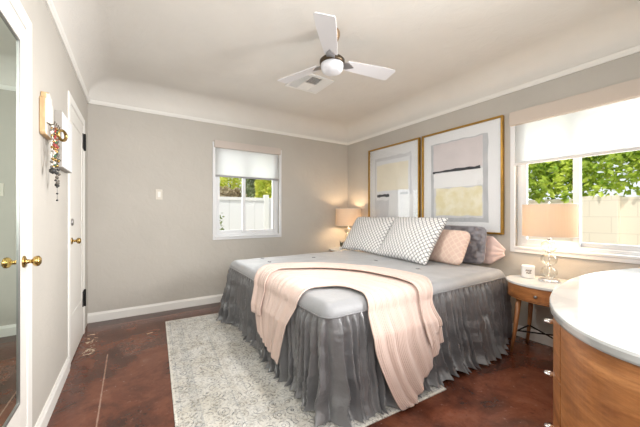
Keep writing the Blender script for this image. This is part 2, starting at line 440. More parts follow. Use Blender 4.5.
bm = bmesh.new(); bm.from_mesh(c.data); bmesh.ops.recalc_face_normals(bm, faces=bm.faces)
for f in bm.faces: f.smooth = len(f.verts) == 4
bm.to_mesh(c.data); bm.free()

# picture rail mouldings
RP = [(0, -.038), (.012, -.038), (.016, -.028), (.022, -.020), (.026, -.008), (.026, 0), (0, 0)]
def rail(name, p0, p1, nrm):
    bm = bmesh.new(); d = Vector((p1[0] - p0[0], p1[1] - p0[1], 0)); a = []; b = []
    for u, w in RP:
        a.append(bm.verts.new((p0[0] + nrm[0] * u, p0[1] + nrm[1] * u, ZR + w))); b.append(bm.verts.new((p1[0] + nrm[0] * u, p1[1] + nrm[1] * u, ZR + w)))
    m = len(a)
    for i in range(m): bm.faces.new((a[i], a[(i + 1) % m], b[(i + 1) % m], b[i]))
    bm.faces.new(a); bm.faces.new(b); struct(name, bm, M['trim'])
rail('trim_1', (XL, YB), (XR, YB), (0, -1)); rail('trim_2', (XR, YF), (XR, YB), (-1, 0))
rail('trim_3', (XL, YF), (XL, YB), (1, 0)); rail('trim_4', (XL, YF), (XR, YF), (0, 1))

def baseboard(name, p0, p1, nrm, h=.10):
    bm = bmesh.new(); pr = [(0, 0), (.016, 0), (.016, h - .022), (.011, h - .012), (.008, h), (0, h)]; a = []; b = []
    for u, w in pr:
        a.append(bm.verts.new((p0[0] + nrm[0] * u, p0[1] + nrm[1] * u, w))); b.append(bm.verts.new((p1[0] + nrm[0] * u, p1[1] + nrm[1] * u, w)))
    m = len(a)
    for i in range(m): bm.faces.new((a[i], a[(i + 1) % m], b[(i + 1) % m], b[i]))
    bm.faces.new(a); bm.faces.new(b); return struct(name, bm, M['trim'])
baseboard('baseboard_back', (XL, YB), (XR, YB), (0, -1)); baseboard('baseboard_right', (XR, YF), (XR, YB - .017), (-1, 0))
baseboard('baseboard_left', (XL, 1.877), (XL, 2.783), (1, 0)); baseboard('baseboard_front', (XL, YF), (XR - .017, YF), (0, 1))

# ---- doors on the left wall
def door_casing(y0, y1, top, w, parent, x=XL):
    bm = bmesh.new(); B(bm, x, x + .011, y0, y0 + w, 0, top); B(bm, x, x + .011, y1 - w, y1, 0, top); B(bm, x, x + .011, y0 + w, y1 - w, top - w, top)
    obj('casing', bm, M['trim'], parent, bevel=.004)
def knob(parent, y, z, mat, glass=None, x=XL, name='knob'):
    R = Matrix.Translation((x + .007, y, z)) @ Matrix.Rotation(PI / 2, 4, 'Y') @ Matrix.Scale(.85, 4)
    k = obj(name, lathe([(.031, 0), (.031, .004), (.026, .008), (.012, .011), (.010, .028), (.013, .034), (.024, .040), (.028, .050), (.026, .060), (.016, .067), (0, .069)], 24, M=R), mat, parent, smooth=True)
    return k
d1 = sthing('door_1', (0, 0, 0))
door_casing(.86, 1.875, 2.045, .07, d1)
Y0, Y1, ZT = .932, 1.803, 1.972
bm = bmesh.new()
MY0, MY1, MZ0, MZ1 = Y0 + .10, 1.715, .345, 1.885
for a in ((Y0, MY0, .01, ZT), (MY1, Y1, .01, ZT), (MY0, MY1, .01, MZ0), (MY0, MY1, MZ1, ZT)): B(bm, XL, XL + .007, *a)
obj('door_leaf', bm, M['door'], d1, bevel=.002)
obj('mirror', box(XL, XL + .003, MY0, MY1, MZ0, MZ1), M['mirror'], d1)
bm = bmesh.new()
for a in ((MY0, MY0 + .008, MZ0, MZ1), (MY1 - .008, MY1, MZ0, MZ1), (MY0 + .008, MY1 - .008, MZ0, MZ0 + .008), (MY0 + .008, MY1 - .008, MZ1 - .008, MZ1)): B(bm, XL + .002, XL + .008, *a)
obj('mirror_bead', bm, M['nickel'], d1)
knob(d1, 1.762, .94, M['brass'])

d2 = sthing('door_2', (0, 0, 0))
door_casing(2.785, 3.60, 2.055, .065, d2)
bm = bmesh.new(); Y0, Y1, ZT = 2.853, 3.532, 1.987
for a in ((Y0, Y0 + .09, .01, ZT), (Y1 - .09, Y1, .01, ZT), (Y0 + .09, Y1 - .09, .01, .36), (Y0 + .09, Y1 - .09, 1.87, ZT)): B(bm, XL, XL + .007, *a)
obj('door_leaf', bm, M['door'], d2, bevel=.003)
obj('door_panel', box(XL, XL + .002, Y0 + .09, Y1 - .09, .36, 1.87), M['door'], d2)
k = knob(d2, 2.905, .94, M['brass'])
R = Matrix.Translation((XL + .007, 2.905, 1.085)) @ Matrix.Rotation(PI / 2, 4, 'Y')
obj('deadbolt', lathe([(.027, 0), (.027, .008), (.022, .012), (0, .013)], 20, M=R), M['nickel'], d2, smooth=True)
for z in (.35, 1.83):
    bm = bmesh.new(); B(bm, XL + .007, XL + .013, 3.46, 3.535, z - .07, z + .07); tube(bm, [(XL + .018, 3.532, z - .08), (XL + .018, 3.532, z + .08)], .008, 10)
    obj('hinge', bm, M['black'], d2)

# ---- window 1 (back wall)
def frame_bm(a0, a1, b0, b1, w, d0, d1_, plane):
    bm = bmesh.new()
    for r in ((a0, a0 + w, b0, b1), (a1 - w, a1, b0, b1), (a0 + w, a1 - w, b0, b0 + w), (a0 + w, a1 - w, b1 - w, b1)):
        if plane == 'xz': B(bm, r[0], r[1], d0, d1_, r[2], r[3])
        else: B(bm, d0, d1_, r[0], r[1], r[2], r[3])
    return bm
w1 = sthing('window_1')
obj('casing', frame_bm(W1[0] - .03, W1[1] + .03, W1[2] - .03, W1[3] + .02, .034, YB - .012, YB + .004, 'xz'), M['vinyl'], w1, bevel=.003)
obj('window_frame', frame_bm(W1[0] + .001, W1[1] - .001, W1[2] + .001, W1[3] - .001, .045, YB + .05, YB + .13, 'xz'), M['vinyl'], w1, bevel=.004)
xm = 1.285
for x0, x1, yy in ((W1[0] + .04, xm + .02, YB + .10), (xm - .03, W1[1] - .045, YB + .065)):
    s = obj('sash', frame_bm(x0, x1, W1[2] + .045, W1[3] - .045, .042, yy - .014, yy + .014, 'xz'), M['vinyl'], w1, bevel=.003)
    obj('glass', box(x0 + .04, x1 - .04, yy - .002, yy + .002, W1[2] + .085, W1[3] - .085), M['pane'], s)
obj('window_sill', box(W1[0] + .002, W1[1] - .002, YB - .02, YB + .05, W1[2] - .004, W1[2] + .018), M['vinyl'], w1, bevel=.004)
# ---- window 2 (right wall)
w2 = sthing('window_2')
obj('casing', frame_bm(W2[0] - .035, W2[1] + .035, W2[2] - .038, W2[3] + .02, .04, XR - .014, XR + .004, 'yz'), M['vinyl'], w2, bevel=.003)
obj('window_frame', frame_bm(W2[0] + .001, W2[1] - .001, W2[2] + .001, W2[3] - .001, .042, XR + .045, XR + .135, 'yz'), M['vinyl'], w2, bevel=.004)
for y0, y1, xx in ((.85, W2[1] - .035, XR + .062), (-.02, .90, XR + .098)):
    s = obj('sash', frame_bm(y0, y1, W2[2] + .04, W2[3] - .04, .046, xx - .015, xx + .015, 'yz'), M['vinyl'], w2, bevel=.003)
    obj('glass', box(xx - .002, xx + .002, y0 + .044, y1 - .044, W2[2] + .084, W2[3] - .084), M['pane'], s)
obj('latch', box(XR + .03, XR + .047, .862, .885, 1.0, 1.07), M['barw'], w2, bevel=.004)
obj('window_sill', box(XR - .022, XR + .045, W2[0] + .002, W2[1] - .002, W2[2] - .004, W2[2] + .016), M['vinyl'], w2, bevel=.004)

# ---- roller shades
t = thing('roller_shade', 'white roller shade half drawn over the small back-wall window', 'window shade', (1.33, YB, 1.65))
def sub(o, t): o.location = -Vector(t.location); return o
def child(name, bm, mat, t, **kw):          # world-space bmesh under an unrotated thing
    bmesh.ops.translate(bm, verts=bm.verts, vec=-Vector(t.location)); return obj(name, bm, mat, t, **kw)
child('valance', box(W1[0] - .012, W1[1] + .012, YB - .028, YB + .012, 2.006, 2.10), M['valance2'], t, bevel=.004)
child('shade_fabric', box(W1[0] + .004, W1[1] - .012, YB + .0, YB + .0015, 1.655, 2.008), M['roller'], t)
child('bottom_bar', box(W1[0] + .002, W1[1] - .010, YB - .006, YB + .008, 1.632, 1.657), M['greybar'], t, bevel=.004)
t = thing('roller_shade', 'wide white roller shade half drawn over the large window beside the pictures', 'window shade', (XR, .63, 1.62))
child('valance', box(XR - .045, XR + .03, W2[0] - .02, W2[1] + .03, 1.985, 2.112), M['valance'], t, bevel=.004)
child('shade_fabric', box(XR - .004, XR - .0025, W2[0], W2[1] + .004, 1.63, 1.99), M['roller'], t)
child('bottom_bar', box(XR - .012, XR + .005, W2[0] - .002, W2[1] + .006, 1.606, 1.632), M['barw'], t, bevel=.004)

# ---- light switch, vent
t = thing('light_switch', 'small cream light switch plate on the bare back wall', 'light switch', (.242, YB, 1.375))
child('plate', box(.207, .277, YB - .007, YB, 1.315, 1.435), simple('cream_plate', (.66, .62, .55), .4), t, bevel=.003)
child('rocker', box(.227, .257, YB - .012, YB - .006, 1.342, 1.408), M['trim'], t, bevel=.003)
ZC = ZR + CH
t = thing('ceiling_vent', 'square white louvred air vent on the ceiling behind the fan', 'air vent', (1.62, 2.71, ZC))
VX0, VX1, VY0, VY1 = 1.40, 1.80, 2.52, 2.90; w = .03
XA, XB, YM = 1.535, 1.68, 2.71
bm = bmesh.new()
for a in ((VX0, VX0 + w, VY0, VY1), (VX1 - w, VX1, VY0, VY1), (VX0 + w, VX1 - w, VY0, VY0 + w), (VX0 + w, VX1 - w, VY1 - w, VY1), (XA - .008, XA + .008, VY0 + w, VY1 - w), (XB - .008, XB + .008, VY0 + w, VY1 - w), (XA + .008, XB - .008, YM - .008, YM + .008)):
    B(bm, a[0], a[1], a[2], a[3], ZC - .012, ZC)
child('frame', bm, M['white'], t)
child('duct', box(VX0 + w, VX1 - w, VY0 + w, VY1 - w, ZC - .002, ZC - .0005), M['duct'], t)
def louvers(x0, x1, y0, y1, along, tilt, nn=7, wd=.011):
    bm = bmesh.new()
    for k in range(nn):
        f = (k + .5) / nn
        if along == 'x': Mx = Matrix.Translation(((x0 + x1) / 2, y0 + f * (y1 - y0), ZC - .007)) @ Matrix.Rotation(tilt, 4, 'X'); B(bm, -(x1 - x0) / 2, (x1 - x0) / 2, -wd, wd, -.0008, .0008, M=Mx)
        else: Mx = Matrix.Translation((x0 + f * (x1 - x0), (y0 + y1) / 2, ZC - .007)) @ Matrix.Rotation(tilt, 4, 'Y'); B(bm, -wd, wd, -(y1 - y0) / 2, (y1 - y0) / 2, -.0008, .0008, M=Mx)
    child('louvre', bm, M['white'], t)
q = .008
louvers(XA + q, XB - q, VY0 + w, YM - q, 'x', .95, 7, .006); louvers(XA + q, XB - q, YM + q, VY1 - w, 'x', -.3, 7, .012)
louvers(VX0 + w, XA - q, VY0 + w, VY1 - w, 'y', .9, 6, .007); louvers(XB + q, VX1 - w, VY0 + w, VY1 - w, 'y', .25, 5, .010)

# ------------------------------------------------------------------ ceiling fan
FX, FY, FZ = 1.30, 1.85, 2.315
fan = thing('ceiling_fan', 'three-blade white ceiling fan with a round white light and bronze rod', 'ceiling fan', (FX, FY, FZ))
h0 = ZC - FZ
obj('canopy', lathe([(0, h0), (.058, h0), (.062, h0 - .012), (.062, h0 - .035), (.052, h0 - .065), (.034, h0 - .092), (.020, h0 - .115), (.014, h0 - .13), (0, h0 - .13)], 32), M['bronze'], fan, smooth=True)
bm = bmesh.new(); tube(bm, [(0, 0, h0 - .12), (0, 0, .05)], .014, 14); obj('down_rod', bm, M['bronze'], fan, smooth=True)
obj('motor', lathe([(0, .075), (.025, .072), (.045, .055), (.085, .042), (.098, .030), (.098, .012), (.092, .0), (0, .0)], 36), M['dbronze'], fan, smooth=True)
N = NT('fan_light_glass'); N.base((.66, .67, .71)); N.p.inputs['Roughness'].default_value = .35; N.p.inputs['Emission Color'].default_value = (1, 1, 1, 1); N.p.inputs['Emission Strength'].default_value = .03
obj('light_dome', lathe([(.0875, .004), (.0875, -.02), (.084, -.04), (.074, -.055), (.05, -.064), (0, -.067)], 40), N.m, fan, smooth=True)
M['blade'] = simple('fan_blade', (.70, .70, .73), .35)
fl = bpy.data.lights.new('fan_lamp', 'AREA'); fl.shape = 'DISK'; fl.size = .20; fl.energy = 13; fl.color = (1.0, .96, .91)
flo = bpy.data.objects.new('fan_lamp', fl); COL.objects.link(flo); flo.parent = fan; flo.location = (0, 0, -.075)
def blade(ang):
    Mr = Matrix.Rotation(ang, 4, 'Z') @ Matrix.Translation((0, 0, .018)) @ Matrix.Rotation(math.radians(-12), 4, 'X')
    # outline: narrower at the root, wide and slanted at the tip
    up = [(.12, .052), (.28, .062), (.44, .070), (.525, .071), (.545, .066)]; lo = [(.56, -.052), (.545, -.066), (.44, -.068), (.28, -.060), (.12, -.048)]
    bm = prism(up + lo, -.004, .004)
    bmesh.ops.transform(bm, matrix=Mr, verts=bm.verts)
    b = obj('blade', bm, M['blade'], fan, bevel=.002)
    br = prism([(.07, .030), (.135, .034), (.155, .022), (.19, 0), (.155, -.022), (.135, -.034), (.07, -.030)], -.010, -.004)
    bmesh.ops.transform(br, matrix=Mr, verts=br.verts)
    obj('blade_iron', br, M['nickel'], b)
A0 = math.atan2(1.401 - FY, .92 - FX)
for k in range(3): blade(A0 + k * 2 * PI / 3)

# ------------------------------------------------------------------ rug
ra = math.radians(3.0)
V = []; F = []; nx, ny = 40, 56
for k in (0, 1):
    pass
bm = bmesh.new(); B(bm, -RW / 2, RW / 2, -RL / 2, RL / 2, 0, .009)
c = Vector((.995, 2.30, .0005))
rug = obj('area_rug', bm, M['rug'], bevel=.003); rug.location = c; rug.rotation_euler = (0, 0, -ra)
prop(rug, 'cream and grey distressed patterned area rug lying partly under the bed', 'rug')

# ------------------------------------------------------------------ bed
BX0, BX1, BY0, BY1, BZ = .875, 2.90, 1.305, 3.25, .64
bed = thing('bed', 'king size bed standing below the two framed pictures, hidden under its grey bedspread', 'bed', (BX0, BY0, 0))
bm = bmesh.new(); B(bm, BX0 + .06, BX1 - .02, BY0 + .06, BY1 - .06, .12, .36); child('bed_base', bm, M['darkwood'], bed, bevel=.02)
bm = bmesh.new(); B(bm, BX0 + .035, BX1 - .02, BY0 + .035, BY1 - .035, .362, BZ - .03); child('mattress', bm, M['mattress'], bed, bevel=.04)
for x in (BX0 + .12, BX1 - .12):
    for y in (BY0 + .12, BY1 - .12): child('leg', lathe([(.03, .0095), (.035, .119)], 14, M=Matrix.Translation((x, y, 0))), M['darkwood'], bed)
spread = thing('bedspread', 'grey ruffled bedspread covering the whole bed down to the floor', 'bedspread', (BX0, BY0, 0))
RR = .075
def nz(x, y, z=0, s=1.0): return noise.noise(Vector((x * s, y * s, z)))
def top_z(x, y):
    return BZ + .006 * nz(x, y, 3, 2.2) + .0035 * nz(x, y, 9, 7)
def axis_pts(a, b, n):
    core = [a + RR * (1 - math.cos(k / 8 * PI / 2)) for k in range(8)]
    mid = [a + RR + (b - a - 2 * RR) * k / n for k in range(n + 1)]
    return core + mid + [b - (c - a) for c in reversed(core)]
xs = axis_pts(BX0, BX1, 90); ys = axis_pts(BY0, BY1, 90); V = []; F = []
for x in xs:
    for y in ys:
        px, py = x, y
        cx = min(max(px, BX0 + RR), BX1 - RR); cy = min(max(py, BY0 + RR), BY1 - RR)
        dx, dy = px - cx, py - cy; d = math.hypot(dx, dy)
        m = max(abs(dx), abs(dy))
        if d > 1e-6 and dx and dy: px = cx + dx * m / d; py = cy + dy * m / d
        e = m / RR; z = top_z(px, py) - (RR * (1 - math.sqrt(max(0, 1 - e * e))) if e > 0 else 0)
        V.append((px - BX0, py - BY0, z))
ny_ = len(ys)
for i in range(len(xs) - 1):
    for j in range(ny_ - 1): F.append((i * ny_ + j, (i + 1) * ny_ + j, (i + 1) * ny_ + j + 1, i * ny_ + j + 1))
top = pydata('top_panel', V, F, M['greytop_lit'], spread)
# perimeter path near side (head to foot), foot, far side
def perim(s):
    """arc-length position on the rounded outline: returns x, y, nx, ny"""
    Lx = BX1 - BX0 - RR; Ly = BY1 - BY0 - 2 * RR; q = RR * PI / 2
    if s < Lx: return BX1 - s, BY0, 0, -1
    s -= Lx
    if s < q: a = 1.5 * PI - s / RR; return BX0 + RR + RR * math.cos(a), BY0 + RR + RR * math.sin(a), math.cos(a), math.sin(a)
    s -= q
    if s < Ly: return BX0, BY0 + RR + s, -1, 0
    s -= Ly
    if s < q: a = PI - s / RR; return BX0 + RR + RR * math.cos(a), BY1 - RR + RR * math.sin(a), math.cos(a), math.sin(a)
    s -= q
    return BX0 + RR + s, BY1, 0, 1
TOT = 2 * (BX1 - BX0 - RR) + (BY1 - BY0 - 2 * RR) + PI * RR
NS, NTT = 2000, 44; V = []; F = []
ZS = BZ - RR + .004
LXN = BX1 - BX0 - RR; LFT = BY1 - BY0 - 2 * RR + PI * RR
def fold(s, t):
    w = s + .06 * nz(s, 0, 1, 2.3) + .03 * nz(s, 0, 5, 7) + .018 * t * nz(s, t, 6, 4)
    a = math.sin(2 * PI * w / .135 + 2.5 * nz(s, 0, 2, 2.0)); b = math.sin(2 * PI * w / .061 + 3 * nz(s, 1, 4, 3.0)); c_ = math.sin(2 * PI * w / .030 + 3 * nz(s, 1, 14, 4.0))
    a = 1 - 2.0 * abs(a) ** .65
    m = .75 + .9 * nz(s, 0, 7, 2.5)
    k = min(1, t * 1.3)
    return a * m * k * 1.25 + b * (.75 - .35 * t) + c_ * .35 * (1 - t) ** 2
def ruffle(s, t):
    x, y, nx_, ny2 = perim(s); tx, ty = -ny2, nx_
    near = 1 / (1 + math.exp((s - LXN - .05) / .05)); far = 1 / (1 + math.exp((LXN + LFT - s) / .05)); side_ = max(near, far)
    quiet = min(1, max(.15, (s - .02) / .28)) * min(1, max(.15, (TOT - s - .02) / .5))
    big = fold(s, t) * (.012 + .021 * min(1, t * 1.6)) * min(1, t * 14) * (.35 + .65 * quiet)
    flare = .012 * min(1, t * 8) + (-.015 + .10 * side_ * quiet) * t ** 1.3
    loc_ = .04 * t * nz(s, 0, 12, 1.6) * quiet
    corner = -math.exp(-((s - LXN - .06) / .22) ** 2) * .035 * t * near
    farc = math.exp(-((s - LXN - LFT + .15) / .18) ** 2) * .05 * t
    head = math.exp(-((s - .47) / .13) ** 2) * .06 * t
    cr = .008 * nz(s, t, 15, 9) * min(1, t * 6) + .005 * nz(s, t * 2, 25, 24) * min(1, t * 6)
    off = big + flare + loc_ + corner + farc + head + cr + .008 * t
    hem = max(0.0, (t - .90) / .10); off += .03 * hem ** 1.5 * (.8 + 1.2 * nz(s, 0, 30, 5)) * quiet
    side = .016 * t * math.cos(2 * PI * s / .135 + 2.5 * nz(s, 0, 2, 2.0)) + .022 * t * nz(s, t, 18, 6)
    zb = .016 + .035 * max(-.3, nz(s, 0, 40, 2.5) + .1)
    z = ZS + (zb - ZS) * min(1.0, t * 1.04 - .04 * t * t)
    return (x + nx_ * off + tx * side - BX0, y + ny2 * off + ty * side - BY0, max(.0125, z))
for i in range(NS + 1):
    s = i / NS * TOT
    for k in range(NTT + 1): V.append(ruffle(s, k / NTT))
for i in range(NS):
    for k in range(NTT):
        a = i * (NTT + 1) + k; F.append((a, a + NTT + 1, a + NTT + 2, a + 1))
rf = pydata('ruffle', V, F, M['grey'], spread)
# seam cord and tufts
bm = bmesh.new(); pts = []
for i in range(0, 401):
    x, y, nx_, ny2 = perim(i / 400 * TOT); pts.append((x + nx_ * .004 - BX0, y + ny2 * .004 - BY0, ZS + .002))
tube(bm, pts, .0045, 6); obj('seam', bm, M['grey'], spread, smooth=True)
for (x, y) in ((1.20, 2.85), (1.75, 2.30), (1.22, 3.1), (1.75, 2.85), (2.2, 2.3), (2.2, 1.75)):
    bm = bmesh.new()
    for a in (0.4, 1.9, 3.1, 4.4): tube(bm, [(x - BX0, y - BY0, BZ), (x - BX0 + .016 * math.cos(a), y - BY0 + .016 * math.sin(a), BZ + .006), (x - BX0 + .024 * math.cos(a + .3), y - BY0 + .024 * math.sin(a + .3), BZ + .003)], .0028, 5)
    obj('tuft', bm, M['grey'], spread)

# ---- throw
def wrap(p, q, off, nrm_extra=0.0):
    """flat cloth coordinates -> point on / over the bed; off = height over the cover"""
    r = RR
    def one(d):                      # d = inset from the edge (negative beyond)
        e = r - d
        if e <= 0: return d, 0.0, 0.0, 0.0
        if e < r * PI / 2: a = e / r; return r - r * math.sin(a), -(r - r * math.cos(a)), a, 0.0
        return 0.0, -r - (e - r * PI / 2), PI / 2, (e - r * PI / 2)
    ix, zx, ax, hx = one(p - BX0); iy, zy, ay, hy = one(q - BY0)
    fx = .045 * min(1, hx * 8) + .03 * hx; fy = .058 * min(1, hy * 8) + .135 * hy
    o = off + nrm_extra
    X = BX0 + ix - fx - math.sin(ax) * o; Y = BY0 + iy - fy - math.sin(ay) * o
    Z = top_z(min(max(X, BX0), BX1), max(Y, BY0)) + zx + zy + o * math.cos(ax) * math.cos(ay)
    return X, Y, Z
I_ = [(.42, 1.76), (.58, 1.70), (.74, 1.64), (.88, 1.60), (1.02, 1.64), (1.14, 1.60), (1.20, 1.50), (1.19, 1.37), (1.15, 1.22), (1.14, 1.08), (1.19, .92), (1.27, .75), (1.36, .655)]
O_ = [(.52, 2.12), (.62, 2.18), (.74, 2.24), (.88, 2.34), (1.07, 2.55), (1.33, 2.46), (1.575, 2.29), (1.76, 2.0), (1.84, 1.68), (1.82, 1.40), (1.72, 1.24), (1.73, 1.12), (1.73, 1.00)]
throw = thing('throw_blanket', 'blush pink knitted throw draped diagonally over the foot of the bed', 'blanket', (BX0, BY0, BZ))
def throw_sheet(name, u0, u1, v0, v1, off, nu=170, nv=70, seed=0):
    Ic = catmull([(a, b, 0) for a, b in I_], 400); Oc = catmull([(a, b, 0) for a, b in O_], 400)
    V = []; F = []; UV = []
    for i in range(nu + 1):
        u = u0 + (u1 - u0) * i / nu
        for j in range(nv + 1):
            v = v0 + (v1 - v0) * j / nv
            uu = u + (.012 * math.sin(v * 9 + seed) if u in (u0, u1) or i in (0, nu) else 0)
            k = min(399, max(0, int(round(uu * 399)))); f = max(0, min(1, uu)) * 399; k0 = min(398, int(f)); ff = f - k0
            a = Ic[k0].lerp(Ic[k0 + 1], ff); b = Oc[k0].lerp(Oc[k0 + 1], ff); P = a.lerp(b, v)
            hang = max(0, BX0 - P.x, BY0 - P.y)
            wv = math.sin(v * 2 * PI * 2.7 + 4 * nz(u, v, 2 + seed, 1.6)) * (.003 + .022 * min(1, hang * 3))
            wv += math.sin(v * 2 * PI * 9 + 4 * nz(u, v, 6 + seed, 2.2)) * .0035
            wv += .006 * nz(u * 2, v * 2, 5, 3)
            edge = .010 * math.exp(-((v - v0) / .03) ** 2) + .010 * math.exp(-((v1 - v) / .03) ** 2)
            x, y, z = wrap(P.x, P.y, off + .012, abs(wv) * .9 + edge)
            z = max(z, .018)
            V.append((x - BX0, y - BY0, z - BZ)); UV.append((v * 1.1, u * 3.4))
    for i in range(nu):
        for j in range(nv):
            a = i * (nv + 1) + j; F.append((a, a + 1, a + nv + 2, a + nv + 1))
    o = pydata(name, V, F, M['pinkthrow'], throw, uvs=UV)
    sm = o.modifiers.new('solid', 'SOLIDIFY'); sm.thickness = .007; sm.offset = 0
    return o
throw_sheet('blanket_sheet', 0, 1, 0, 1, 0)
throw_sheet('folded_layer', .115, .93, .70, 1.0, .014, seed=3)

# ------------------------------------------------------------------ pillows
def pillow(name, label, w, h, T, loc, rot, mat, group=None, seed=0, pinch=.10, rough=0.0, piping=None, pinx=None, taper=0, rnd_c=0.0):
    pinx = pinch if pinx is None else pinx
    t = thing(name, label, 'pillow', loc, 0, group)
    R = rot.to_3x3()
    n_ = 44; V = []; F = []; UV = []
    for side in (1, -1):
        for i in range(n_ + 1):
            for j in range(n_ + 1):
                u = math.sin((i / n_ * 2 - 1) * PI / 2); v = math.sin((j / n_ * 2 - 1) * PI / 2)
                x = w / 2 * u * (1 - pinx * (1 - v * v)); y = h / 2 * v * (1 - pinch * (1 - u * u)) * (1 - taper * max(0, (u - .5) / .5)); cr_ = 1 - rnd_c * (u * v) ** 6; x *= cr_; y *= cr_
                th = T / 2 * (max(0, (1 - u ** 2)) * max(0, (1 - v ** 2))) ** .42
                k = th / (T / 2)
                th *= 1 + .12 * nz(u, v, seed + side, 1.4)
                th += (.006 + rough) * nz(u, v, seed + side * 3, 4.5) * k + (.5 * rough) * nz(u, v, seed + 9, 11) * k
                # creases running in from the corners
                th += .008 * k * math.sin(10 * math.atan2(v, u) + seed) * (u * u + v * v) / 2
                p = R @ Vector((x, y, side * th)); V.append(tuple(p)); UV.append(((u + 1) / 2 * w / .6, (v + 1) / 2 * h / .6))
    m = (n_ + 1) ** 2
    for s in (0, 1):
        for i in range(n_):
            for j in range(n_):
                a = s * m + i * (n_ + 1) + j; f = (a, a + n_ + 1, a + n_ + 2, a + 1); F.append(f if s == 0 else f[::-1])
    pydata('cushion', V, F, mat, t, uvs=UV)
    if piping:
        bm = bmesh.new(); pts = []
        for (a0, b0, a1, b1) in ((-1, -1, 1, -1), (1, -1, 1, 1), (1, 1, -1, 1), (-1, 1, -1, -1)):
            for k in range(16):
                f = k / 16; u = a0 + (a1 - a0) * f; v = b0 + (b1 - b0) * f
                pts.append(R @ Vector((w / 2 * u * (1 - pinch * (1 - v * v)), h / 2 * v * (1 - pinch * (1 - u * u)), 0)))
        tube(bm, pts, .004, 6, closed=True); obj('piping', bm, piping, t, smooth=True)
    return t
def lean(yaw, pitch, roll=0):
    """local x = width along the bed head, local y = up, local z = outward face towards the foot.
    yaw turns the face, pitch leans it back"""
    base = Matrix(((0, 0, -1), (-1, 0, 0), (0, 1, 0))).to_4x4()     # x->-y, y->+z, z->-x
    return Matrix.Rotation(yaw, 4, 'Z') @ Matrix.Rotation(pitch, 4, 'Y') @ base @ Matrix.Rotation(roll, 4, 'Z')
G = 'pillows heaped against the wall at the head of the bed'
def place(name, label, w, h, T, bottom, yaw, pitch, mat, roll=0, **kw):
    """bottom = world point under the middle of the lower edge"""
    R = lean(yaw, pitch, roll); up = R.to_3x3() @ Vector((0, 1, 0))
    loc = Vector(bottom) + up * (h / 2)
    return pillow(name, label, w, h, T, loc, R, mat, group=G, **kw)
place('pillow', 'large white pillow with black lattice nearest the far table lamp', .75, .56, .17, (2.50, 2.945, .648), math.radians(2), math.radians(35), M['lattice'], seed=1, pinch=.06, rnd_c=.03)
place('pillow', 'large white pillow with black lattice in the middle, overlapping its twin', .80, .56, .18, (2.42, 2.19, .648), math.radians(-8), math.radians(34), M['lattice'], seed=2, pinch=.06, rnd_c=.03)
place('pillow', 'blush pink lattice cushion leaning beside the black lattice pillow', .52, .36, .15, (2.63, 1.83, .652), math.radians(-10), math.radians(24), M['blush'], seed=3, pinch=.02, rnd_c=.12)
place('pillow', 'shiny dark grey ruffled pillow behind the blush pink cushion', .58, .38, .10, (2.835, 1.77, .652), math.radians(-3), math.radians(9), M['greyp'], seed=4, rough=.05, pinch=.02, rnd_c=.10)
place('pillow', 'pale pink pillow standing last against the wall with a pointed corner', .52, .29, .075, (2.958, 1.62, .65), math.radians(-3), math.radians(4), M['pinkp'], roll=math.radians(-3), seed=5, pinch=.05, taper=.8)

# ------------------------------------------------------------------ framed pictures
def picture(y0, y1, z0, z1, label, art):
    t = thing('framed_picture', label, 'picture', (XR, (y0 + y1) / 2, z0), 0, 'framed abstract prints over the bed')
    w = .019; bm = bmesh.new()
    for a in ((y0, y0 + w, z0, z1), (y1 - w, y1, z0, z1), (y0 + w, y1 - w, z0, z0 + w), (y0 + w, y1 - w, z1 - w, z1)): B(bm, XR - .042, XR - .002, *a)
    child('frame', bm, M['gold'], t, bevel=.003)
    child('backing', box(XR - .020, XR - .003, y0 + w, y1 - w, z0 + w, z1 - w), M['mat'], t)
    ext = [o for o in t.children if o.name.startswith('backing')][0]
    for nm, pts, mat, dz in art:
        bm = bmesh.new(); W_, H_ = y1 - y0, z1 - z0
        P = [(y1 - a * W_, z1 - b * H_) for a, b in pts]           # a from the left edge as seen, b from the top
        prism(P, XR - .0201 - dz, XR - .020 - dz + .0004, bm=bm, plane='yz'); child(nm, bm, mat, t)
    g = child('glazing', box(XR - .030, XR - .0285, y0 + w, y1 - w, z0 + w, z1 - w), M['picglass'], t)
    return t
M['picglass'] = mk_glass('picture_glass', (.98, .98, .98), .02)
M['artgrey'] = simple('paint_grey', (.56, .58, .61), .7, var=.10)
M['artpale'] = simple('paint_pale_grey', (.74, .75, .78), .7, var=.05)
M['artpink'] = simple('paint_pink_grey', (.74, .69, .70), .7, var=.05)
M['artink'] = simple('paint_ink', (.03, .035, .05), .6, var=.3)
def _gl():
    N = NT('pale_gold_leaf'); v = N.coord(scale=(1, 1, 1)); f = N.noise(v, 12, 4)
    N.base(N.ramp(f, [(.35, (.84, .77, .50)), (.65, (.95, .91, .74))])); N.p.inputs['Roughness'].default_value = .45; return N.m
M['artgold'] = _gl()
M['artcream'] = simple('paint_cream', (.95, .90, .76), .6, var=.05)
M['artwhite'] = simple('paint_white', (.93, .94, .95), .6)
def rect(a0, a1, b0, b1, wob=.008, seed=0, n=10):
    rnd = random.Random(seed); P = []
    for (x0, y0, x1, y1) in ((a0, b0, a1, b0), (a1, b0, a1, b1), (a1, b1, a0, b1), (a0, b1, a0, b0)):
        for k in range(n): f = k / n; P.append((x0 + (x1 - x0) * f + rnd.uniform(-wob, wob), y0 + (y1 - y0) * f + rnd.uniform(-wob, wob)))
    return P
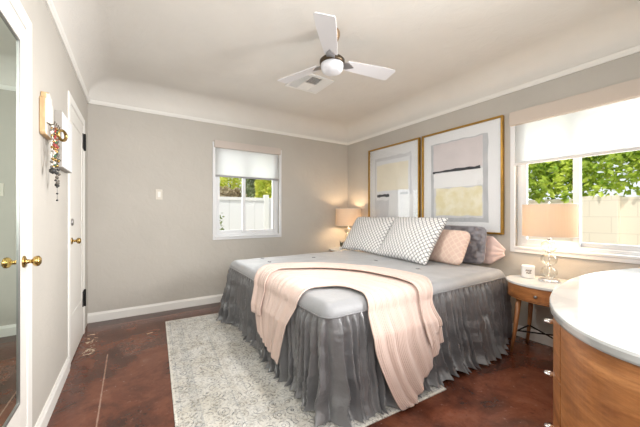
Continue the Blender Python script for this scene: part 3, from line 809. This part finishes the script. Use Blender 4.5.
picture(1.405, 2.345, .945, 2.112, 'gold-framed abstract with a pink-grey block over a pale gold square, nearest the large window', [
    ('grey_wash', rect(.13, .845, .115, .90, .005, 1), M['artgrey'], .000), ('pale_wash', rect(.17, .79, .16, .86, .006, 2), M['artpale'], .001),
    ('white_strip', rect(.17, .79, .42, .565, .004, 8), M['artwhite'], .0015),
    ('pink_block', rect(.165, .785, .125, .40, .005, 3), M['artpink'], .002), ('gold_block', rect(.20, .78, .575, .845, .008, 4), M['artgold'], .002),
    ('ink_stroke', rect(.16, .76, .392, .415, .006, 5), M['artink'], .003)])
picture(2.385, 3.325, .945, 2.112, 'gold-framed abstract with a cream square over pale reflected stripes, nearest the far lamp', [
    ('grey_wash', rect(.14, .86, .13, .92, .010, 11), M['artpale'], .000), ('outline', rect(.17, .83, .17, .90, .006, 12), M['mat'], .001),
    ('cream_block', rect(.18, .80, .22, .545, .006, 13), M['artcream'], .002), ('ink_mark', rect(.19, .44, .585, .62, .006, 14), M['artink'], .002),
    ('ink_dash', rect(.66, .80, .575, .60, .004, 18), M['artgrey'], .002),
    ('white_reflection', rect(.45, .66, .58, .97, .006, 15), M['artwhite'], .002), ('white_reflection', rect(.70, .90, .60, .97, .006, 16), M['artwhite'], .002), ('grey_base', rect(.16, .43, .66, .92, .008, 17), M['artpale'], .002)])  # the white columns paint in bright reflections on the glazing

# ------------------------------------------------------------------ nightstands and lamps
def nightstand(cx, cy, label):
    t = thing('nightstand', label, 'nightstand', (cx, cy, 0), 0, 'oval wooden nightstands beside the bed')
    obj('marble_top', lathe([(.985, .580), (1.0, .584), (1.0, .596), (.985, .600)], 64, .245, .30), M['marble_light'], t, smooth=False)
    obj('apron', lathe([(.92, .462), (.95, .466), (.95, .579), (.92, .579)], 64, .245, .30), M['walnut'], t)
    for k, a in enumerate((.25 * PI, .75 * PI, 1.25 * PI, 1.75 * PI)):
        c_, s_ = math.cos(a), math.sin(a); bm = bmesh.new()
        tube(bm, [(c_ * .205, s_ * .30, .0), (c_ * .185, s_ * .265, .20), (c_ * .165, s_ * .235, .466)], [.011, .015, .021], 12)
        obj('leg', bm, M['legwood'], t, smooth=True)
    bm = bmesh.new(); P = [Vector((math.cos(a) * .188, math.sin(a) * .27, .17)) for a in (.25 * PI, .75 * PI, 1.25 * PI, 1.75 * PI)]
    tube(bm, [P[0], P[2]], .006, 8); tube(bm, [P[1] + Vector((0, 0, .0125)), P[3] + Vector((0, 0, .0125))], .006, 8)
    tube(bm, [P[1], P[0]], .006, 8)
    obj('cross_brace', bm, M['black'], t)
    bm = bmesh.new()
    obj('drawer_line', lathe([(.9505, .472), (.9525, .473), (.9525, .475), (.9505, .476)], 64, .245, .30, cap=False), M['darkwood'], t)
    obj('drawer_pull', lathe([(.006, 0), (.006, .012), (.011, .016), (.011, .022), (0, .024)], 14, M=Matrix.Translation((-.232, 0, .52)) @ Matrix.Rotation(-PI / 2, 4, 'Y')), M['nickel'], t, smooth=True)
    return t
NX, NY = 2.79, .955
nightstand(NX, NY, 'oval wooden nightstand with white marble top below the large window')
nightstand(2.78, 3.575, 'oval wooden nightstand in the far corner, mostly hidden behind the bed')

def lamp(cx, cy, label, power=6.0, rs=.18):
    t = thing('table_lamp', label, 'lamp', (cx, cy, .600), 0, 'table lamps with drum shades')
    obj('base', lathe([(0, .0005), (.072, .0005), (.074, .006), (.074, .012), (.064, .018), (.02, .020), (0, .020)], 40), M['chrome'], t, smooth=True)
    z = .020
    for k, r in enumerate((.056, .056, .056)):
        hgt = .103; pr = [(r * math.sin(a), z + hgt / 2 - hgt / 2 * math.cos(a)) for a in [PI * i / 16 for i in range(17)]]
        pr = [(max(p[0], .0), p[1]) for p in pr]
        obj('glass_ball', lathe(pr, 36), M['ballglass'], t, smooth=True); z += hgt
        if k < 2: obj('collar', lathe([(.014, z - .003), (.014, z + .007)], 20), M['chrome'], t); z += .004
    obj('neck', lathe([(.012, z - .002), (.016, z + .006), (.010, z + .02), (.010, z + .05)], 20), M['chrome'], t, smooth=True)
    z0, z1 = .365, .628
    sh = lathe([(rs, z0), (rs - .002, z1), (rs - .0035, z1), (rs - .0015, z0)], 56, cap=False)
    # close the thin rim
    obj('lamp_shade', sh, M['lampshade'], t, smooth=False)
    bm = bmesh.new()
    for zz, rr in ((z0 + .002, rs - .0005), (z1 - .002, rs - .0025)):
        tube(bm, [(rr * math.cos(2 * PI * k / 48), rr * math.sin(2 * PI * k / 48), zz) for k in range(48)], .0022, 6, closed=True)
    for k in range(3):
        a = k * 2 * PI / 3; tube(bm, [(.01 * math.cos(a), .01 * math.sin(a), z1 - .03), ((rs - .004) * math.cos(a), (rs - .004) * math.sin(a), z1 - .004)], .0015, 5)
    tube(bm, [(0, 0, z + .06), (0, 0, z1 + .004)], .003, 6)
    rod = bmesh.new(); tube(rod, [(0, 0, .018), (0, 0, z)], .0035, 10); obj('rod', rod, M['chrome'], t, smooth=True)
    obj('shade_frame', bm, M['white'], t)
    obj('finial', lathe([(0, z1), (.006, z1 + .002), (.009, z1 + .012), (.005, z1 + .02), (0, z1 + .024)], 14), M['chrome'], t, smooth=True)
    N = NT('bulb_glow'); N.base((1, .9, .75)); N.p.inputs['Emission Color'].default_value = (1, .72, .42, 1); N.p.inputs['Emission Strength'].default_value = 14
    bz = z + .105
    obj('bulb', lathe([(0, bz - .045), (.012, bz - .04), (.018, bz - .02), (.028, bz), (.025, bz + .018), (.012, bz + .03), (0, bz + .033)], 20), N.m, t, smooth=True)
    l = bpy.data.lights.new('bulb_light', 'POINT'); l.energy = power; l.color = (1, .70, .42); l.shadow_soft_size = .05
    lo = bpy.data.objects.new('bulb_light', l); COL.objects.link(lo); lo.parent = t; lo.location = (0.06, 0, bz + .03)
    return t
lamp(2.845, .975, 'table lamp with beige drum shade and stacked glass balls in front of the large window')
lamp(2.82, 3.575, 'lit table lamp with beige drum shade in the far corner, partly behind the pillows', 6.0, .198)

t = thing('candle_jar', 'small square white ceramic jar with tiny dark lettering, beside the near lamp', 'jar', (2.86, 1.13, .6005), math.radians(25))
bm = lathe([(0, 0), (.042, 0), (.047, .004), (.048, .10), (.044, .103), (.041, .10), (.041, .075), (0, .075)], 32); obj('jar_body', bm, M['white'], t, smooth=False)
bm = bmesh.new(); rnd = random.Random(3)
for zz, n_s, hh in ((.066, 6, .016), (.046, 5, .016)):
    for k in range(n_s):
        a = PI + .10 + (k - n_s / 2) * .145; tl = rnd.uniform(-.5, .5)
        Mx = Matrix.Rotation(a, 4, 'Z') @ Matrix.Translation((.0484, 0, zz)) @ Matrix.Rotation(tl, 4, 'X')
        B(bm, -.0006, .0006, -.0016, .0016, -hh / 2, hh / 2, M=Mx)
        if k % 2 == 0: B(bm, -.0006, .0006, -.0045, .0045, -.0014, .0014, M=Mx)
obj('lettering', bm, M['dark'], t)
t = thing('potted_succulent', 'tiny dark spiky plant in a small pot beside the far lamp', 'plant', (2.66, 3.55, .6005))
obj('pot', lathe([(0, 0), (.022, 0), (.028, .045), (.024, .045), (.022, .036), (0, .036)], 18), M['white'], t)
bm = bmesh.new(); rnd = random.Random(4)
for k in range(11):
    a = rnd.uniform(0, 2 * PI); r = rnd.uniform(.02, .05); hh = rnd.uniform(.05, .11)
    tube(bm, [(0, 0, .034), (r * .5 * math.cos(a), r * .5 * math.sin(a), .036 + hh * .6), (r * math.cos(a), r * math.sin(a), .036 + hh)], [.006, .007, .001], 5)
obj('leaves', bm, simple('succulent', (.06, .08, .05), .6), t, smooth=True)

# ------------------------------------------------------------------ oval dresser
DX, DY, DA, DB = 2.045, .145, .985, .425
dr = thing('dresser', 'large oval wooden dresser with a white marble top in the near right corner', 'dresser', (DX, DY, 0))
obj('marble_top', lathe([(0, .768), (.990, .768), (.998, .772), (1.0, .778), (1.0, .794), (.996, .799), (.990, .800), (0, .800)], 128, DA + .012, DB + .012), M['marble'], dr)
def curved(name, a0, a1, z0, z1, so, si, mat, parent, bevel=0, n=40):
    V_ = []; bm = bmesh.new()
    rings = []
    for k in range(n + 1):
        a = a0 + (a1 - a0) * k / n
        def P(s, z): return bm.verts.new((DA * math.cos(a) + s * math.cos(a), DB * math.sin(a) + s * math.sin(a), z))
        rings.append([P(so, z0), P(so, z1), P(si, z1), P(si, z0)])
    for r0, r1 in zip(rings, rings[1:]):
        for i in range(4): bm.faces.new((r0[i], r0[(i + 1) % 4], r1[(i + 1) % 4], r1[i]))
    bm.faces.new(rings[0]); bm.faces.new(rings[-1])
    return obj(name, bm, mat, parent, bevel=bevel)
AS = math.radians(143.5)
curved('carcass', 0, 2 * PI - .0001, .10, .766, -.022, -.04, M['darkwood'], dr, n=120)
curved('side_panel', AS + .004, PI * 1.5 - .004, .10, .767, -.001, -.021, M['walnut'], dr, bevel=.002, n=70)
curved('side_panel', -PI / 2 + .004, PI - AS - .004, .10, .767, -.001, -.021, M['walnut'], dr, bevel=.002, n=70)
cols = [PI - AS, math.radians(73), math.radians(107), AS]
zs = [(.335, .548), (.556, .764), (.11, .327)]
for a0, a1 in zip(cols, cols[1:]):
    for z0, z1 in zs:
        d = curved('drawer', a0 + .005, a1 - .005, z0, z1, -.001, -.021, M['walnut'], dr, bevel=.002, n=24)
        am = (a0 + a1) / 2
        if a1 == AS: am = math.radians(127)
        px, py = DA * math.cos(am), DB * math.sin(am); nx_, ny_2 = math.cos(am) / DA, math.sin(am) / DB; L_ = math.hypot(nx_, ny_2); nx_ /= L_; ny_2 /= L_
        bm = bmesh.new(); zc = z1 - .060; tx, ty = -ny_2, nx_
        lathe([(0, -.0065), (.014, -.0065), (.019, 0), (.014, .0065), (0, .0065)], 18, 1, 1, bm=bm, M=Matrix.Translation((px + nx_ * .012, py + ny_2 * .012, zc)))
        tube(bm, [(px - nx_ * .002, py - ny_2 * .002, zc), (px + nx_ * .008, py + ny_2 * .008, zc)], .005, 8)
        obj('pull', bm, M['chrome'], d, smooth=True)
for a in (40, 140, 220, 320):
    a = math.radians(a); bm = bmesh.new(); tube(bm, [(DA * .85 * math.cos(a), DB * .8 * math.sin(a), 0), (DA * .8 * math.cos(a), DB * .75 * math.sin(a), .12)], [.016, .026], 12); obj('leg', bm, M['legwood'], dr, smooth=True)

# ------------------------------------------------------------------ left wall: jewellery board, necklaces, grey box
t = thing('jewelry_board', 'small whitewashed wooden board with notched corners and hooks, on the left wall', 'wall hook board', (XL, 2.12, 1.55))
y0, y1, z0, z1 = 2.035, 2.205, 1.565, 1.80
out = [(y0, z0 + .012), (y0 + .012, z0), (y1 - .012, z0), (y1, z0 + .012), (y1, z1 - .045), (y1 - .022, z1 - .035), (y1 - .026, z1 - .008), (y1 - .05, z1 - .006), ((y0 + y1) / 2, z1 + .010), (y0 + .05, z1 - .006), (y0 + .026, z1 - .008), (y0 + .022, z1 - .035), (y0, z1 - .045)]
out = [(a, b) for a, b in out]
child('board', prism(out, XL + .002, XL + .024, plane='yz'), M['palewood'], t, bevel=.002)
inn = [((a - (y0 + y1) / 2) * .96 + (y0 + y1) / 2, (b - (z0 + z1) / 2) * .96 + (z0 + z1) / 2) for a, b in out]
child('face', prism(inn, XL + .024, XL + .0255, plane='yz'), M['whitewash'], t)
HK = [2.06, 2.10, 2.14, 2.18]
for y in HK:
    bm = bmesh.new(); tube(bm, [(XL + .025, y, 1.63), (XL + .045, y, 1.622), (XL + .056, y, 1.628), (XL + .058, y, 1.642)], .0028, 6); child('hook', bm, M['dbronze'], t, smooth=True)
def beads(name, label, y, drop, wdt, r, cols_, xo=.046, pend=None, group='necklaces hanging from the wall board', n=None):
    t = thing(name, label, 'necklace', (XL + xo, y, 1.626), 0, group)
    L_ = 2 * math.hypot(wdt, drop); n = n or int((2 * drop + wdt * 2) / (r * 2.3))
    b = bmesh.new(); cord = []
    for k in range(n):
        f = k / n * 2 * PI; yy = wdt * math.sin(f) * (.35 + .65 * (1 - math.cos(f)) / 2); zz = -drop * (1 - math.cos(f)) / 2
        p = (.004 * math.sin(k * 2.3), yy, zz - r); cord.append(p); n0 = len(b.faces)
        bmesh.ops.create_icosphere(b, subdivisions=1, radius=r * (1 + .25 * math.sin(k * 1.7)), matrix=Matrix.Translation(p))
        b.faces.ensure_lookup_table()
        for q in range(n0, len(b.faces)): b.faces[q].material_index = k % len(cols_)
    tube(b, cord, r * .3, 5, closed=True)
    obj('strand', b, cols_, t, smooth=True)
    if pend:
        bm = bmesh.new(); z = -drop - .008
        for k in range(pend[1]):
            bmesh.ops.create_icosphere(bm, subdivisions=1, radius=pend[2], matrix=Matrix.Translation((0, 0, z - pend[2]))); z -= pend[2] * 2 + pend[3]
        tube(bm, [(0, 0, -drop), (0, 0, z + pend[3])], .0008, 5)
        obj('pendant', bm, pend[0], t, smooth=True)
bc = {'steel': simple('tarnished_silver', (.22, .20, .17), .35, metal=.8), 'black': M['dark'], 'gold': M['brass'], 'red': simple('red_bead', (.35, .04, .04), .3), 'green': simple('green_bead', (.04, .14, .08), .3), 'pearl': simple('pearl_bead', (.72, .68, .62), .25)}
beads('necklace', 'silver and black bead necklace with dangling black drops, longest on the board', 2.185, .31, .034, .0085, [bc['steel'], bc['black']], pend=(bc['black'], 3, .006, .026))
beads('necklace', 'short dark green and gold bead necklace on the board', 2.15, .20, .040, .0085, [bc['gold'], bc['green'], bc['steel']], xo=.048)
beads('necklace', 'red and gold bead strand on the wall board', 2.12, .13, .038, .008, [bc['red'], bc['gold']], xo=.050)
beads('necklace', 'pale bead strand with a black pendant, nearest the mirrored door', 2.08, .22, .030, .007, [bc['pearl'], bc['steel'], bc['gold']], pend=(bc['black'], 1, .018, .0))
t = thing('bangle_bracelet', 'wide gold bangle hanging on the front hook of the board', 'bracelet', (XL + .062, 2.182, 1.622), 0)
bm = bmesh.new()
tube(bm, [(.012 * math.cos(a) + .006, .028 * math.cos(a), -.026 + .028 * math.sin(a)) for a in [2 * PI * k / 28 for k in range(28)]], .008, 8, closed=True)
obj('band', bm, M['brass'], t, smooth=True)
t = thing('wall_box', 'shallow grey shadow box with a white ribbed front, beside the white door', 'wall art', (XL, 2.58, 1.45))
child('box_frame', box(XL + .001, XL + .036, 2.375, 2.71, 1.44, 1.79), simple('grey_paint', (.33, .31, .285), .6), t, bevel=.002)
bm = bmesh.new(); B(bm, XL + .036, XL + .038, 2.38, 2.705, 1.445, 1.785)
for k in range(13): B(bm, XL + .038, XL + .0392, 2.40, 2.685, 1.465 + k * .024, 1.473 + k * .024)
child('front_panel', bm, simple('ribbed_white', (.74, .76, .80), .5), t)

# ------------------------------------------------------------------ outside
struct('ground', box(-12, 26, YB + WT + .01, 30, -.35, -.15), M['ground'])
struct('ground_side', box(XR + WT + .01, 26, -14, YB + WT, -.35, -.15), M['ground'])
t = thing('vinyl_fence', 'white panel fence seen through the back-wall window', 'fence', (2.6, 6.6, -.15))
bm = bmesh.new(); x = -3.0
while x < 7.0: B(bm, x, x + .293, 6.59, 6.61, -.13, 1.52); x += .30
child('panel', bm, simple('fence_white', (.80, .80, .82), .5), t)
for x in (-2.2, .25, 2.62, 5.0): child('post', box(x, x + .11, 6.53, 6.64, -.15, 1.60), M['white'], t, bevel=.005)
child('rail', box(-3, 7, 6.57, 6.585, 1.46, 1.53), M['white'], t)
t = thing('block_wall', 'cream painted block wall outside the large window', 'wall', (5.2, 1.5, -.15))
child('wall_body', box(5.15, 5.35, -6, 5.5, -.15, 1.36), M['blockw'], t)
for y in (1.02,): child('pilaster', box(5.05, 5.4, y, y + .42, -.15, 1.38), M['blockw'], t, bevel=.004)

def foliage(name, label, cat, blobs, leaf, count, mat, trunk=None, seed=0, group=None, base=(0, 0, -.15)):
    t = thing(name, label, cat, base, 0, group); rnd = random.Random(seed); V = []; F = []
    tot = sum(b[3] * b[4] * b[5] for b in blobs)
    for (cx, cy, cz, rx, ry, rz) in blobs:
        m = int(count * rx * ry * rz / tot)
        for _ in range(m):
            d = Vector((rnd.gauss(0, 1), rnd.gauss(0, 1), rnd.gauss(0, 1))).normalized() * (rnd.random() ** .45)
            p = Vector((cx + d.x * rx - base[0], cy + d.y * ry - base[1], cz + d.z * rz - base[2]))
            a = Vector((rnd.gauss(0, 1), rnd.gauss(0, 1), rnd.gauss(0, .7))).normalized(); b = a.cross(Vector((rnd.gauss(0, 1), rnd.gauss(0, 1), rnd.gauss(0, 1)))).normalized()
            L_ = leaf * rnd.uniform(.7, 1.4); w = L_ * .33; k = len(V); nn = a.cross(b) * L_ * .08
            V += [tuple(p - a * L_ / 2), tuple(p - b * w + nn), tuple(p + a * L_ / 2), tuple(p + b * w + nn)]; F.append((k, k + 1, k + 2, k + 3))
    pydata('foliage', V, F, mat, t, smooth=False)
    if trunk:
        bm = bmesh.new()
        for pts, r in trunk: tube(bm, [Vector(p) - Vector(base) for p in pts], [r * (1 - .6 * k / (len(pts) - 1)) for k in range(len(pts))], 8)
        obj('trunk', bm, M['bark'], t, smooth=True)
    return t
foliage('hedge', 'bright green leafy hedge spilling over the cream block wall', 'hedge', [(5.35, 2.2, 1.9, .4, .9, .55), (5.25, 1.7, 1.6, .28, .45, .42), (5.35, .9, 1.85, .4, .8, .45), (5.5, 0.0, 2.0, .4, .8, .5), (5.15, 1.25, 1.5, .14, .28, .24), (5.6, 1.2, 2.3, .4, 1.5, .5), (5.6, -.3, 2.4, .4, 1.0, .4)], .085, 11500, M['leaf1'], trunk=[([(5.6, 1.5, -.15), (5.55, 1.5, 1.0), (5.5, 1.5, 2.0)], .06)], seed=1, base=(5.6, 1.5, -.15))
foliage('tree', 'yellow-green tree behind the white fence at the right of the small window', 'tree', [(3.5, 8.2, 2.2, .5, .5, .95), (3.25, 8.0, 1.7, .3, .4, .5)], .09, 5200, M['leaf2'], trunk=[([(3.5, 8.2, -.15), (3.5, 8.2, 1.0), (3.5, 8.2, 2.2)], .08)], seed=2, base=(3.5, 8.2, -.15))
foliage('tree', 'dark olive tree in the middle behind the white fence', 'tree', [(3.85, 10.4, 2.3, .5, .5, 1.0), (3.6, 10.2, 1.6, .4, .4, .6)], .11, 4500, M['leaf3'], trunk=[([(3.85, 10.4, -.15), (3.85, 10.4, 1.0), (3.85, 10.4, 2.1)], .07)], seed=3, base=(3.85, 10.4, -.15))
foliage('shrub', 'brownish green shrub showing over the left end of the white fence', 'shrub', [(1.95, 7.8, 1.5, .4, .4, .38), (2.35, 7.9, 1.5, .3, .3, .36)], .08, 3200, M['leaf4'], trunk=[([(2.05, 7.8, -.15), (2.05, 7.8, .8), (2.0, 7.8, 1.6)], .04)], seed=5, base=(2.05, 7.8, -.15))
foliage('tree', 'thin pale green tree rising behind the brownish shrub', 'tree', [(3.5, 12.2, 2.5, .6, .5, .9), (2.9, 12.0, 2.2, .4, .5, .6), (3.2, 12.0, 1.7, .5, .5, .5)], .10, 2600, M['leaf2'], trunk=[([(3.3, 12.2, -.15), (3.3, 12.2, 1.2), (3.4, 12.2, 2.6)], .06)], seed=6, base=(3.3, 12.2, -.15))
foliage('garden_bush', 'sparse dark bush in front of the white fence at the left pane', 'shrub', [(1.42, 6.1, .8, .16, .15, .55), (1.45, 6.1, .3, .25, .2, .3)], .05, 420, M['leaf3'], trunk=[([(1.44, 6.1, -.15), (1.42, 6.1, .5), (1.40, 6.1, 1.2)], .015)], seed=7, base=(1.44, 6.1, -.15))
